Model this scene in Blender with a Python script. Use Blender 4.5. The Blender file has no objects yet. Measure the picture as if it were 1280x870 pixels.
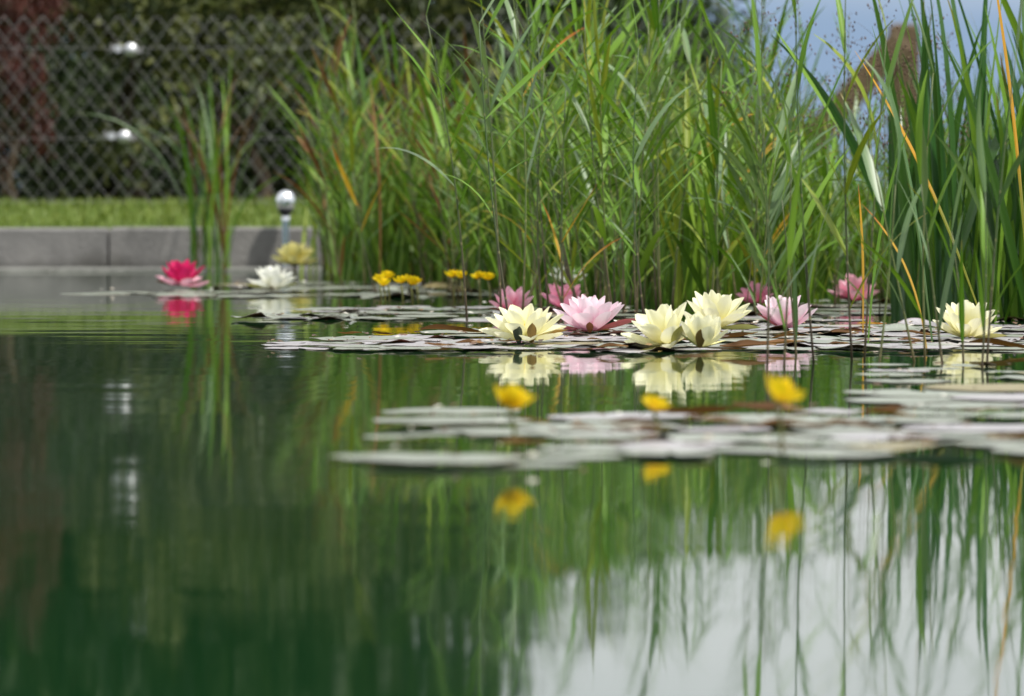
import bpy, math, random
from mathutils import Vector, Matrix, Euler, noise
rnd = random.Random(11)
R = math.radians
S = bpy.context.scene
C = S.collection

# ------------------------------------------------------------------ camera
# photograph: 1280 x 870, horizon at row 235, 6000 px focal length, lens 0.27 m above the pond
F, HOR, H = 6000.0, 235.0, 0.272
def dist(yw): return H * F / (yw - HOR)
def at(x, yw, z=0.0):
    d = dist(yw)
    return Vector(((x - 640) / F * d, d, z))
def zat(y, d): return H - (y - HOR) / F * d
def px_of(p): return 640 + p.x / p.y * F, HOR + (H - p.z) / p.y * F

cam = bpy.data.cameras.new('camera')
cam.sensor_width = 36
cam.lens = F / 1280 * 36
cam.shift_y = -(435 - HOR) / 1280
cam.clip_start, cam.clip_end = 0.05, 3000
cam.dof.use_dof = True
cam.dof.focus_distance = 8.6
cam.dof.aperture_fstop = 7.0
co = bpy.data.objects.new('camera', cam); C.objects.link(co)
co.location = (0, 0, H); co.rotation_euler = (R(90), 0, 0)
S.camera = co

# ------------------------------------------------------------------ sky and sun
SUN_EL, SUN_AZ = R(56), R(128)          # azimuth clockwise from +Y: from the right, a little behind the camera
w = bpy.data.worlds.new('World'); S.world = w; w.use_nodes = True
nt = w.node_tree; N = nt.nodes; L = nt.links; N.clear()
def nd(t, **k):
    n = N.new(t)
    for a, b in k.items(): setattr(n, a, b)
    return n
sky = nd('ShaderNodeTexSky', sky_type='NISHITA', sun_disc=False)
sky.sun_elevation = SUN_EL; sky.sun_rotation = SUN_AZ
tc = nd('ShaderNodeTexCoord'); sx = nd('ShaderNodeSeparateXYZ'); L.new(tc.outputs['Generated'], sx.inputs[0])
mp = nd('ShaderNodeMapping'); mp.inputs['Scale'].default_value = (1.6, 1.6, 9); L.new(tc.outputs['Generated'], mp.inputs[0])
no = nd('ShaderNodeTexNoise'); no.inputs['Scale'].default_value = 1.8; no.inputs['Detail'].default_value = 5; L.new(mp.outputs[0], no.inputs['Vector'])
# overcast deck: pale grey, softly mottled; a blue-grey clear band low over the horizon
deck = nd('ShaderNodeValToRGB'); L.new(no.outputs['Fac'], deck.inputs[0])
deck.color_ramp.elements[0].position = .3; deck.color_ramp.elements[0].color = (9.3, 9.6, 9.9, 1)
deck.color_ramp.elements[1].position = .75; deck.color_ramp.elements[1].color = (11.8, 11.9, 11.9, 1)
mixs = nd('ShaderNodeMixRGB'); mixs.inputs[0].default_value = .86
L.new(sky.outputs[0], mixs.inputs[1]); L.new(deck.outputs[0], mixs.inputs[2])
wob = nd('ShaderNodeMath', operation='MULTIPLY_ADD'); L.new(no.outputs['Fac'], wob.inputs[0]); wob.inputs[1].default_value = .03; L.new(sx.outputs['Z'], wob.inputs[2])
band = nd('ShaderNodeMapRange'); band.interpolation_type = 'SMOOTHSTEP'
L.new(wob.outputs[0], band.inputs['Value'])
band.inputs['From Min'].default_value = .045; band.inputs['From Max'].default_value = .078
low = nd('ShaderNodeRGB'); low.outputs[0].default_value = (3.0, 4.2, 6.0, 1)
mixb = nd('ShaderNodeMixRGB'); L.new(band.outputs[0], mixb.inputs[0]); L.new(low.outputs[0], mixb.inputs[1]); L.new(mixs.outputs[0], mixb.inputs[2])
zen = nd('ShaderNodeMath', operation='MULTIPLY_ADD'); L.new(sx.outputs['Z'], zen.inputs[0]); zen.inputs[1].default_value = .55; zen.inputs[2].default_value = .92; zen.use_clamp = False
cie = nd('ShaderNodeVectorMath', operation='SCALE'); L.new(mixb.outputs[0], cie.inputs[0]); L.new(zen.outputs[0], cie.inputs['Scale'])
bg = nd('ShaderNodeBackground'); bg.inputs['Strength'].default_value = .09; L.new(cie.outputs[0], bg.inputs[0])
out = nd('ShaderNodeOutputWorld'); L.new(bg.outputs[0], out.inputs[0])

sl = bpy.data.lights.new('sun', 'SUN'); sl.energy = 4.2; sl.angle = R(3); sl.color = (1, .96, .88)
so = bpy.data.objects.new('sun', sl); C.objects.link(so)
sdir = Vector((math.sin(SUN_AZ) * math.cos(SUN_EL), math.cos(SUN_AZ) * math.cos(SUN_EL), math.sin(SUN_EL)))
so.rotation_euler = sdir.to_track_quat('Z', 'Y').to_euler(); so.location = sdir * 30

S.view_settings.view_transform = 'Standard'; S.view_settings.look = 'None'
S.view_settings.exposure = 0.25; S.view_settings.gamma = 1.0; S.view_settings.use_curve_mapping = False
S.render.engine = 'CYCLES'
S.cycles.max_bounces = 8; S.cycles.diffuse_bounces = 3; S.cycles.glossy_bounces = 4; S.cycles.transmission_bounces = 4
S.cycles.use_denoising = True; S.cycles.sample_clamp_indirect = 6
S.cycles.caustics_reflective = False; S.cycles.caustics_refractive = False

# ------------------------------------------------------------------ helpers
def new(name, me=None, parent=None, loc=None, rot=None, scale=None, mat=None):
    o = bpy.data.objects.new(name, me); C.objects.link(o)
    if parent is not None: o.parent = parent
    if loc is not None: o.location = loc
    if rot is not None: o.rotation_euler = rot
    if scale is not None: o.scale = (scale,) * 3 if isinstance(scale, (int, float)) else scale
    if mat is not None and me is not None:
        if not me.materials: me.materials.append(mat)
        else:
            o.material_slots[0].link = 'OBJECT'; o.material_slots[0].material = mat
    return o
def thing(name, label, cat, loc=(0, 0, 0), rz=0.0, group=None, me=None):
    o = new(name, me, None, loc, (0, 0, rz)); return tag(o, label, cat, group)
def tag(o, label, cat, group=None):
    o['label'] = label; o['category'] = cat
    if group: o['group'] = group
    return o
def kind(o, k): o['kind'] = k; return o

class MB:
    """collects geometry, builds one mesh with a UV map and a per-piece random value"""
    def __init__(s): s.v = []; s.f = []; s.uv = []; s.r = []; s.mi = []
    def add(s, verts, faces, uvs=None, r=None, mi=0):
        b = len(s.v); s.v += [tuple(p) for p in verts]
        s.uv += uvs if uvs else [(0, 0)] * len(verts)
        s.r += [rnd.random() if r is None else r] * len(verts)
        s.f += [tuple(i + b for i in f) for f in faces]; s.mi += [mi] * len(faces)
    def mesh(s, name, *mats, smooth=True):
        me = bpy.data.meshes.new(name); me.from_pydata(s.v, [], s.f)
        uvl = me.uv_layers.new(name='UVMap')
        flat = []
        for l in me.loops: flat += s.uv[l.vertex_index]
        uvl.data.foreach_set('uv', flat)
        a = me.attributes.new('rnd', 'FLOAT', 'POINT'); a.data.foreach_set('value', s.r)
        for m in mats: me.materials.append(m)
        if len(mats) > 1: me.polygons.foreach_set('material_index', s.mi)
        if smooth: me.polygons.foreach_set('use_smooth', [True] * len(me.polygons))
        me.update(); return me

def tube(mb, pts, radii, n=6, r=None, cap=True, mi=0):
    vs, fs, uv = [], [], []
    m = len(pts)
    for i, p in enumerate(pts):
        t = (pts[min(i + 1, m - 1)] - pts[max(i - 1, 0)]).normalized()
        a = t.cross(Vector((0, 1, 0.02)));
        if a.length < .1: a = t.cross(Vector((1, 0, 0)))
        a.normalize(); b = t.cross(a)
        for k in range(n):
            q = k / n * 2 * math.pi
            vs.append(p + (a * math.cos(q) + b * math.sin(q)) * radii[i]); uv.append((k / n, i / (m - 1)))
    for i in range(m - 1):
        for k in range(n):
            fs.append((i * n + k, i * n + (k + 1) % n, (i + 1) * n + (k + 1) % n, (i + 1) * n + k))
    if cap: fs.append(tuple(range(n))[::-1]); fs.append(tuple((m - 1) * n + k for k in range(n)))
    mb.add(vs, fs, uv, r, mi)
def box(mb, lo, hi, bev=0.0, r=None, mi=0):
    (x0, y0, z0), (x1, y1, z1) = lo, hi; b = bev
    vs = [(x0, y0, z0), (x1, y0, z0), (x1, y1, z0), (x0, y1, z0),
          (x0, y0, z1 - b), (x1, y0, z1 - b), (x1, y1, z1 - b), (x0, y1, z1 - b),
          (x0 + b, y0 + b, z1), (x1 - b, y0 + b, z1), (x1 - b, y1 - b, z1), (x0 + b, y1 - b, z1)]
    fs = [(3, 2, 1, 0), (8, 9, 10, 11)]
    for a in (0, 4):
        for k in range(4): fs.append((a + k, a + (k + 1) % 4, a + 4 + (k + 1) % 4, a + 4 + k))
    mb.add(vs, fs, None, r, mi)

def blade(mb, M, Ln, W, e0, droop, fold=.25, twist=0.0, n=7, pw=1.4, r=None, side=0.0, mi=0, base=.3, mx=.3):
    """a grass or reed leaf: a folded, tapering strip that leaves M's origin at elevation e0 and droops"""
    vs, fs, uv = [], [], []
    p = Vector((0, 0, 0)); ds = Ln / n
    for i in range(n + 1):
        t = i / n
        el = e0 - droop * t ** pw; az = side * t
        tan = Vector((math.cos(el) * math.cos(az), math.cos(el) * math.sin(az), math.sin(el)))
        cr = Vector((-math.sin(az), math.cos(az), 0)); up = tan.cross(cr)
        q = twist * t; c2 = cr * math.cos(q) - up * math.sin(q); u2 = cr * math.sin(q) + up * math.cos(q)
        wv = (base + (1 - base) * min(1, t / mx) ** .8) if t < mx else max(.02, math.cos((t - mx) / (1 - mx) * math.pi / 2)) ** .8
        hw = W / 2 * wv
        for k, a in ((0, -1), (1, 0), (2, 1)):
            vs.append(M @ (p + c2 * (hw * a) - u2 * (fold * hw * abs(a)) * -1)); uv.append((k / 2, t))
        p = p + tan * ds
    for i in range(n):
        for k in (0, 1): fs.append((i * 3 + k, i * 3 + k + 1, i * 3 + k + 4, i * 3 + k + 3))
    mb.add(vs, fs, uv, r, mi)
I4 = Matrix.Identity(4)
def rotz(a): return Matrix.Rotation(a, 4, 'Z')

# ------------------------------------------------------------------ materials
class Mat:
    def __init__(s, name):
        s.m = bpy.data.materials.new(name); s.m.use_nodes = True
        s.t = s.m.node_tree; s.t.nodes.clear()
    def n(s, t, ins=None, **k):
        x = s.t.nodes.new(t)
        for a, b in k.items(): setattr(x, a, b)
        for a, b in (ins or {}).items():
            if hasattr(b, 'is_output'): s.t.links.new(b, x.inputs[a])
            else: x.inputs[a].default_value = b
        return x
    def math(s, op, a, b=0.0, c=0.0):
        return s.n('ShaderNodeMath', {0: a, 1: b, 2: c}, operation=op).outputs[0]
    def mix(s, f, a, b, bt='MIX'):
        return s.n('ShaderNodeMixRGB', {0: f, 1: a, 2: b}, blend_type=bt).outputs[0]
    def ramp(s, f, *st):
        r = s.n('ShaderNodeValToRGB', {0: f}); e = r.color_ramp.elements
        while len(e) < len(st): e.new(.5)
        for i, (p, c) in enumerate(st): e[i].position = p; e[i].color = c if len(c) == 4 else (*c, 1)
        return r.outputs[0]
    def range(s, v, a, b, c=0.0, d=1.0):
        return s.n('ShaderNodeMapRange', {'Value': v, 'From Min': a, 'From Max': b, 'To Min': c, 'To Max': d}).outputs[0]
    def noise(s, vec, sc, det=3, rough=.5):
        ins = {'Scale': sc, 'Detail': det, 'Roughness': rough}
        if vec is not None: ins['Vector'] = vec
        return s.n('ShaderNodeTexNoise', ins).outputs['Fac']
    def uv(s):
        x = s.n('ShaderNodeUVMap'); sp = s.n('ShaderNodeSeparateXYZ', {0: x.outputs[0]})
        return sp.outputs[0], sp.outputs[1], x.outputs[0]
    def obj(s): return s.n('ShaderNodeTexCoord').outputs['Object']
    def rand(s):
        a = s.n('ShaderNodeAttribute', attribute_name='rnd').outputs['Fac']
        b = s.n('ShaderNodeObjectInfo').outputs['Random']
        return s.math('FRACT', s.math('ADD', a, b))
    def bump(s, h, d, st=1.0): return s.n('ShaderNodeBump', {'Height': h, 'Distance': d, 'Strength': st}).outputs[0]
    def out(s, sh): s.t.links.new(sh, s.n('ShaderNodeOutputMaterial').inputs[0]); return s.m
    def pbr(s, col, rough=.5, spec=.5, metal=0.0, nrm=None, **k):
        ins = {'Base Color': col, 'Roughness': rough, 'Specular IOR Level': spec, 'Metallic': metal}
        if nrm is not None: ins['Normal'] = nrm
        ins.update(k)
        return s.n('ShaderNodeBsdfPrincipled', ins).outputs[0]
def c4(c): return (*c, 1.0)

def leaf_mat(name, ca, cb, tip, tip_at=.9, spots=.0, trans=.28, rough=.46, spec=.3):
    m = Mat(name); u, v, uvv = m.uv(); r = m.rand()
    col = m.mix(r, c4(ca), c4(cb))
    st = m.n('ShaderNodeMapping', {0: uvv, 'Scale': (14, 1.2, 1)}).outputs[0]
    streak = m.noise(st, 3, 2)
    col = m.mix(m.range(streak, .35, .7, 0, .45), col, m.mix(.5, col, c4((ca[0] * 1.9, ca[1] * 1.5, ca[2] * 1.2))))
    # pale midrib
    mid = m.math('LESS_THAN', m.math('ABSOLUTE', m.math('SUBTRACT', u, .5)), .06)
    col = m.mix(m.math('MULTIPLY', mid, .35), col, c4((ca[0] * 2.6 + .03, ca[1] * 1.9 + .03, ca[2] * 2 + .01)))
    # dying tips: where they start differs from leaf to leaf
    start = m.math('MULTIPLY_ADD', m.math('FRACT', m.math('MULTIPLY', r, 7.31)), .5, tip_at - .25)
    tf = m.range(m.math('ADD', m.math('SUBTRACT', v, start), m.math('MULTIPLY_ADD', streak, .2, -.1)), 0, .12)
    col = m.mix(tf, col, c4(tip))
    if spots:
        sp = m.noise(uvv, 9, 3)
        col = m.mix(m.range(sp, 1 - spots, 1 - spots + .06), col, c4((.16, .05, .012)))
    p = m.pbr(col, rough, spec)
    t = m.n('ShaderNodeBsdfTranslucent', {0: m.mix(1, col, c4((1.1, 1.1, .5)), 'MULTIPLY')}).outputs[0]
    return m.out(m.n('ShaderNodeMixShader', {0: trans, 1: p, 2: t}).outputs[0])

REED = leaf_mat('reed_leaf_green', (.075, .18, .014), (.155, .275, .03), (.35, .24, .06), 1.1)
REEDB = leaf_mat('reed_leaf_bluish', (.08, .155, .06), (.17, .25, .12), (.33, .27, .1), 1.1, rough=.38, spec=.55)
REEDY = leaf_mat('reed_leaf_yellow_green', (.15, .22, .02), (.26, .30, .03), (.4, .27, .06), 1.05)
ORANGE = leaf_mat('dying_leaf_orange', (.48, .28, .03), (.42, .3, .05), (.38, .13, .02), .75, trans=.4)
HALF = leaf_mat('half_withered_blade', (.17, .19, .03), (.22, .22, .05), (.52, .27, .025), .42, trans=.4)
BROWN = leaf_mat('dry_leaf_brown', (.085, .042, .018), (.17, .085, .035), (.26, .15, .07), .8, rough=.7, spec=.2)
SEDGE = leaf_mat('sedge_blade_dark_green', (.022, .085, .016), (.055, .135, .022), (.3, .16, .02), 1.12, rough=.33, spec=.6)
LIME = leaf_mat('grass_blade_bright_green', (.12, .235, .018), (.19, .30, .035), (.35, .25, .05), 1.1)
THICK = leaf_mat('thicket_blade_green', (.035, .095, .01), (.12, .2, .022), (.28, .2, .06), 1.14)
LAWN = leaf_mat('lawn_blade_green', (.085, .15, .02), (.16, .21, .04), (.3, .26, .1), 1.0)

def stem_mat(name, lowc, highc, z0=.12, z1=.5):
    m = Mat(name); u, v, uvv = m.uv(); r = m.rand()
    col = m.mix(m.range(v, z0, z1), c4(lowc), c4(highc))
    ring = m.math('LESS_THAN', m.math('FRACT', m.math('MULTIPLY', v, 7)), .05)
    col = m.mix(m.math('MULTIPLY', ring, .5), col, c4((.3, .26, .12)))
    col = m.mix(m.math('MULTIPLY', r, .35), col, c4((.15, .12, .05)))
    return m.out(m.pbr(col, .45, .4))
STEM = stem_mat('reed_stem', (.05, .032, .022), (.05, .095, .03))
STEMG = stem_mat('reed_stem_green', (.1, .05, .03), (.09, .14, .035), .0, .3)
STALK = stem_mat('flower_stalk', (.09, .05, .02), (.12, .13, .03))

def petal_mat(name, tipc, basec, pos=.45, trans=.4, rough=.55):
    m = Mat(name); u, v, uvv = m.uv(); r = m.rand()
    st = m.n('ShaderNodeMapping', {0: uvv, 'Scale': (9, .6, 1)}).outputs[0]
    ve = m.noise(st, 3.5, 2)
    f = m.range(m.math('ADD', v, m.math('MULTIPLY_ADD', ve, .3, -.15)), 0, pos + .35)
    col = m.mix(f, c4(basec), c4(tipc))
    col = m.mix(m.math('MULTIPLY', r, .3), col, m.mix(.55, c4(tipc), c4(basec)))
    p = m.pbr(col, rough, .35)
    t = m.n('ShaderNodeBsdfTranslucent', {0: col}).outputs[0]
    return m.out(m.n('ShaderNodeMixShader', {0: trans, 1: p, 2: t}).outputs[0])
PET = {
 'cream': petal_mat('petal_cream', (.88, .865, .66), (.83, .785, .36)),
 'white': petal_mat('petal_white', (.86, .86, .82), (.80, .80, .62)),
 'pale_pink': petal_mat('petal_pale_pink', (.89, .77, .81), (.82, .36, .52)),
 'pink': petal_mat('petal_pink', (.86, .56, .66), (.70, .10, .25), .6),
 'mid_pink': petal_mat('petal_mid_pink', (.86, .45, .58), (.70, .12, .30), .55),
 'red': petal_mat('petal_crimson', (.68, .025, .16), (.45, .008, .07), .4),
 'blush': petal_mat('petal_blush', (.85, .50, .60), (.75, .25, .4), .3),
 'lemon': petal_mat('petal_lemon', (.86, .80, .36), (.72, .62, .14)),
 'yellow': petal_mat('petal_yellow', (.86, .66, .012), (.80, .48, .01), .2),
}
def sepal_mat(name, outer, inner):
    m = Mat(name); u, v, uvv = m.uv()
    g = m.n('ShaderNodeNewGeometry').outputs['Backfacing']
    st = m.n('ShaderNodeMapping', {0: uvv, 'Scale': (8, .8, 1)}).outputs[0]
    o = m.mix(m.range(m.noise(st, 3, 2), .35, .7, 0, .5), c4(outer), c4([x * 1.7 for x in outer]))
    return m.out(m.pbr(m.mix(g, o, c4(inner)), .5, .3))
SEP = {
 'green': sepal_mat('sepal_dark_green', (.045, .055, .035), (.62, .62, .36)),
 'brown': sepal_mat('sepal_olive_brown', (.16, .10, .03), (.65, .58, .30)),
 'tan': sepal_mat('sepal_tan', (.48, .30, .11), (.6, .45, .2)),
 'lime': sepal_mat('sepal_yellow_green', (.50, .48, .16), (.75, .70, .36)),
 'rose': sepal_mat('sepal_rose', (.50, .13, .14), (.65, .25, .26)),
 'rust': sepal_mat('sepal_rust', (.22, .075, .03), (.5, .2, .15)),
}
m = Mat('stamen_yellow'); STAM = m.out(m.pbr(m.mix(m.rand(), c4((.75, .5, .03)), c4((.8, .62, .12))), .6, .3))

def pad_mat(name, top, top2, under):
    m = Mat(name); u, v, uvv = m.uv(); o = m.obj(); r = m.rand()
    geo = m.n('ShaderNodeNewGeometry')
    big = m.noise(m.n('ShaderNodeVectorMath', {0: o, 1: geo.outputs['Position']}, operation='ADD').outputs[0], 22, 5, .6)
    col = m.mix(m.range(big, .35, .7), c4(top), c4(top2))
    ang = m.math('SINE', m.math('MULTIPLY', u, 2 * math.pi * 17))
    col = m.mix(m.range(ang, .93, 1, 0, .3), col, c4([x * 1.5 for x in top2]))
    edge = m.range(m.math('ADD', v, m.math('MULTIPLY_ADD', big, .2, -.1)), .95, 1.02)
    col = m.mix(m.math('MULTIPLY', edge, .75), col, c4((.13, .06, .035)))
    blot = m.range(m.noise(geo.outputs['Position'], 60, 3), .66, .72)
    col = m.mix(m.math('MULTIPLY', blot, .6), col, c4((.09, .06, .03)))
    bc = m.mix(m.range(big, .3, .7), c4(under), c4([x * .55 for x in under]))
    col = m.mix(geo.outputs['Backfacing'], col, bc)
    nrm = m.bump(m.noise(geo.outputs['Position'], 90, 3), .002, .5)
    rg = m.range(big, .3, .7, .36, .5)
    return m.out(m.pbr(col, rg, .6, 0, nrm, **{'Coat Weight': .5, 'Coat Roughness': .34}))
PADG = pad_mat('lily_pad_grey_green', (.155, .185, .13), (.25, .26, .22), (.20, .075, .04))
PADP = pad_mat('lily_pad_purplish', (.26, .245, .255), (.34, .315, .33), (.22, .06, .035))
PADO = pad_mat('lily_pad_olive', (.17, .16, .045), (.22, .14, .04), (.20, .09, .02))

# ------------------------------------------------------------------ water, ground
WALL_D = dist(337)                       # 16.0 m
m = Mat('pond_water')
geo = m.n('ShaderNodeNewGeometry').outputs['Position']
def wvec(scale, sc, det):
    v = m.n('ShaderNodeMapping', {0: geo, 'Scale': scale}).outputs[0]
    return m.n('ShaderNodeTexNoise', {'Vector': v, 'Scale': sc, 'Detail': det}).outputs['Color']
def cen(c, a): return m.n('ShaderNodeVectorMath', {0: m.n('ShaderNodeVectorMath', {0: c, 1: (.5, .5, .5)}, operation='SUBTRACT').outputs[0], 1: a}, operation='MULTIPLY').outputs[0]
calm = m.range(m.noise(m.n('ShaderNodeMapping', {0: geo, 'Scale': (.5, .35, 1)}).outputs[0], 1.2, 2), .38, .62, .35, 1.0)
w1 = cen(wvec((.7, 3.0, 1), 5.5, 2), (.014, .026, 0))
w2 = cen(wvec((1, 1.6, 1), 1.3, 1), (.006, .004, 0))
ws = m.n('ShaderNodeVectorMath', {0: w1, 1: w2}, operation='ADD').outputs[0]
ws = m.n('ShaderNodeVectorMath', {0: ws, 'Scale': calm}, operation='SCALE').outputs[0]
nv = m.n('ShaderNodeVectorMath', {0: m.n('ShaderNodeVectorMath', {0: ws, 1: (0, 0, 1)}, operation='ADD').outputs[0]}, operation='NORMALIZE').outputs[0]
WATER = m.out(m.pbr((.006, .029, .009, 1), .031, .5, 0, nv, IOR=1.33))
mb = MB()
box(mb, (-14, -6, -.5), (14, WALL_D + .02, 0.0), 0)
water = kind(new('water', mb.mesh('water', WATER, smooth=False)), 'structure')

m = Mat('lawn_soil')
g = m.n('ShaderNodeNewGeometry').outputs['Position']
lc = m.ramp(m.noise(g, 3.0, 6, .6), (.3, (.055, .085, .016)), (.55, (.10, .145, .026)), (.75, (.13, .15, .04)))
LAWNG = m.out(m.pbr(lc, .9, .2, 0, m.bump(m.noise(g, 40, 4), .03)))
WT = .139; FEN = 16.72; GZ = .205
mb = MB()
def quad(a, b, c, d): mb.add([a, b, c, d], [(0, 1, 2, 3)])
yb = WALL_D + .12
quad((-14, yb, WT - .006), (14, yb, WT - .006), (14, FEN, GZ), (-14, FEN, GZ))
quad((-14, FEN, GZ), (14, FEN, GZ), (14, 40, GZ), (-14, 40, GZ))
quad((-14, 40, GZ), (14, 40, GZ), (900, 1500, GZ), (-900, 1500, GZ))
quad((-900, 1500, GZ), (-900, -300, GZ), (-14, -6, WT - .02), (-14, 40, GZ))
quad((900, -300, GZ), (900, 1500, GZ), (14, 40, GZ), (14, -6, WT - .02))
quad((-900, -300, GZ), (900, -300, GZ), (14, -6, WT - .02), (-14, -6, WT - .02))
# banks down to the pond bed
quad((-14, -6, WT - .02), (14, -6, WT - .02), (14, -6, -.6), (-14, -6, -.6))
quad((-14, 40, GZ), (-14, -6, WT - .02), (-14, -6, -.6), (-14, 40, -.6))
quad((14, -6, WT - .02), (14, 40, GZ), (14, 40, -.6), (14, -6, -.6))
ground = kind(new('lawn_ground', mb.mesh('lawn_ground', LAWNG, smooth=False)), 'structure')

mb = MB()
for i in range(15000):
    x = rnd.uniform(-2.6, 1.2) if i > 3000 else rnd.uniform(-6, 4)
    y = rnd.uniform(yb + .01, FEN + .5)
    z = WT + (GZ - WT) * min(1, (y - yb) / (FEN - yb)) - .006
    clump = 1.3 * noise.noise(Vector((x * 4, y * 4, 0))) + .7 * noise.noise(Vector((x * 14, y * 9, 5)))
    blade(mb, Matrix.Translation((x, y, z)) @ rotz(rnd.uniform(0, 6.28)), rnd.uniform(.02, .05) * (1 + .5 * clump), .006, R(rnd.uniform(50, 88)), R(rnd.uniform(10, 60)), n=2)
kind(new('lawn_grass', mb.mesh('lawn_grass', LAWN)), 'stuff')

# ------------------------------------------------------------------ concrete kerb wall of the pond
def concrete(name):
    m = Mat(name); g = m.n('ShaderNodeNewGeometry').outputs['Position']; r = m.n('ShaderNodeObjectInfo').outputs['Random']
    z = m.n('ShaderNodeSeparateXYZ', {0: g}).outputs[2]
    b = m.noise(g, 6, 6, .65)
    col = m.ramp(b, (.3, (.125, .123, .12)), (.55, (.175, .172, .168)), (.8, (.235, .23, .22)))
    col = m.mix(1, col, m.mix(r, c4((.82, .82, .82)), c4((1.12, 1.1, 1.08))), 'MULTIPLY')
    st = m.n('ShaderNodeMapping', {0: g, 'Scale': (1, 1, .25)}).outputs[0]
    tide = m.range(m.math('MULTIPLY_ADD', m.noise(st, 4, 5, .6), -.2, z), -.125, -.055)
    col = m.mix(tide, c4((.045, .043, .036)), col)
    return m.out(m.pbr(col, .8, .25, 0, m.bump(m.noise(g, 70, 5), .004)))
CONC = concrete('concrete')
wall = thing('pond_wall', 'low grey concrete wall along the far edge of the pond', 'wall', (0, WALL_D, 0))
xs = [-13.9]
while xs[-1] < 13.5: xs.append(xs[-1] + 1.12)
off = -1.345 - min(xs, key=lambda x: abs(x + 1.345))
for i in range(len(xs) - 1):
    a, b = xs[i] + off + .004, xs[i + 1] + off - .004
    mb = MB(); box(mb, (a, rnd.uniform(-.003, .003), -.35), (b, .12, WT + rnd.uniform(-.003, .002)), .008)
    new('concrete_block', mb.mesh('concrete_block', CONC, smooth=False), wall)

m = Mat('pale_concrete'); g = m.n('ShaderNodeNewGeometry').outputs['Position']
PALE = m.out(m.pbr(m.ramp(m.noise(g, 9, 5, .6), (.35, (.10, .10, .09)), (.65, (.19, .19, .175))), .8, .25, 0, m.bump(m.noise(g, 60, 4), .004)))
for i in range(9):
    a = -13.9 + i * 3.1
    mb = MB(); box(mb, (a, -.33, -.3), (a + 3.09, -.006, .009 + rnd.uniform(-.001, .001)), .004)
    new('ledge', mb.mesh('ledge', PALE, smooth=False), wall)

# ------------------------------------------------------------------ chain-link fence
m = Mat('galvanised_wire'); GALV = m.out(m.pbr(m.mix(m.noise(m.obj(), 8), c4((.15, .15, .15)), c4((.24, .24, .24))), .6, .3, .2))
m = Mat('bright_steel'); STEEL = m.out(m.pbr(m.mix(m.noise(m.obj(), 40), c4((.45, .46, .48)), c4((.6, .61, .63))), .45, .5, .7))
m = Mat('fence_post_green'); POSTM = m.out(m.pbr(m.mix(m.noise(m.obj(), 12), c4((.03, .05, .035)), c4((.05, .07, .05))), .5, .4))
FX0, FX1, FZ0, FZ1 = -5.2, .72, GZ - .01, zat(20, FEN)
fence = thing('chain_link_fence', 'wire chain-link fence with diamond mesh behind the lawn and pond wall', 'fence', (0, FEN, 0))
ang = R(52); sp = .066; hh = FZ1 - FZ0; run = hh / math.tan(ang)
wires = {}
def wire_mesh(s):
    mb = MB(); pts, q = [], 18
    for i in range(q + 1):
        t = i / q; pts.append(Vector((s * run * (t - .5) , (.0022 if i % 2 else -.0022), FZ0 + hh * t)))
    tube(mb, pts, [.0009] * (q + 1), 4); return mb.mesh('wire', GALV)
wm = {1: wire_mesh(1), -1: wire_mesh(-1)}
n = int((FX1 - FX0 - run) / sp)
for i in range(n + 1):
    for s in (1, -1): new('wire', wm[s], fence, (FX0 + run / 2 + i * sp + rnd.gauss(0, .0025), 0.0 if s > 0 else .001, 0))
for z in (zat(59, FEN), zat(172, FEN), FZ0 + .03):
    mb = MB(); tube(mb, [Vector((FX0, -.008, z)), Vector(((FX0 + FX1) / 2, -.008, z - .004)), Vector((FX1, -.008, z))], [.0007] * 3, 5)
    new('line_wire', mb.mesh('line_wire', GALV), fence)
pm = MB(); tube(pm, [Vector((0, .03, .1)), Vector((0, .03, FZ1 + .02)), Vector((0, .03, FZ1 + .035))], [.02, .02, .012], 10)
pm = pm.mesh('post', POSTM)
for x in (-5.2, -3.25, .74): new('post', pm, fence, (x, 0, 0))
def tensioner(px, py):
    x = (px - 640) / F * FEN; z = zat(py, FEN)
    mb = MB()
    box(mb, (-.06, -.018, -.011), (.05, -.014, .009), .001); box(mb, (-.06, .002, -.011), (.05, .006, .009), .001)
    box(mb, (-.06, -.014, -.016), (-.052, .002, .016), 0)
    b = new('wire_tensioner', mb.mesh('wire_tensioner', GALV, smooth=False), fence, (x, -.014, z), (0, R(5), 0))
    mb = MB(); tube(mb, [Vector((.012, -.03, 0)), Vector((.012, .012, 0))], [.024, .024], 12); new('spool', mb.mesh('spool', STEEL), b)
    mb = MB(); tube(mb, [Vector((-.032, -.026, 0)), Vector((-.032, -.018, 0))], [.015, .015], 6); new('bolt', mb.mesh('bolt', STEEL, smooth=False), b)
tensioner(152, 171); tensioner(160, 62)

# ------------------------------------------------------------------ chrome spout at the wall
m = Mat('chrome'); CHROME = m.out(m.pbr((.82, .84, .87, 1), .12, .5, 1.0))
m = Mat('black_rubber'); RUBBER = m.out(m.pbr((.015, .015, .018, 1), .5, .4))
d = WALL_D - .06; xs_ = (357 - 640) / F * d
sp_ = thing('water_spout', 'small chrome dome-headed spout standing in front of the grey pond wall', 'spout', (xs_, d, 0))
def lathe(mb, prof, n=20, axis=None, r=0):
    vs, fs, uv = [], [], []
    for i, (rr, z) in enumerate(prof):
        for k in range(n):
            q = k / n * 2 * math.pi; vs.append((rr * math.cos(q), rr * math.sin(q), z)); uv.append((k / n, i / (len(prof) - 1)))
    for i in range(len(prof) - 1):
        for k in range(n): fs.append((i * n + k, i * n + (k + 1) % n, (i + 1) * n + (k + 1) % n, (i + 1) * n + k))
    mb.add(vs, fs, uv, r)
zt = zat(238, d)
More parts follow.
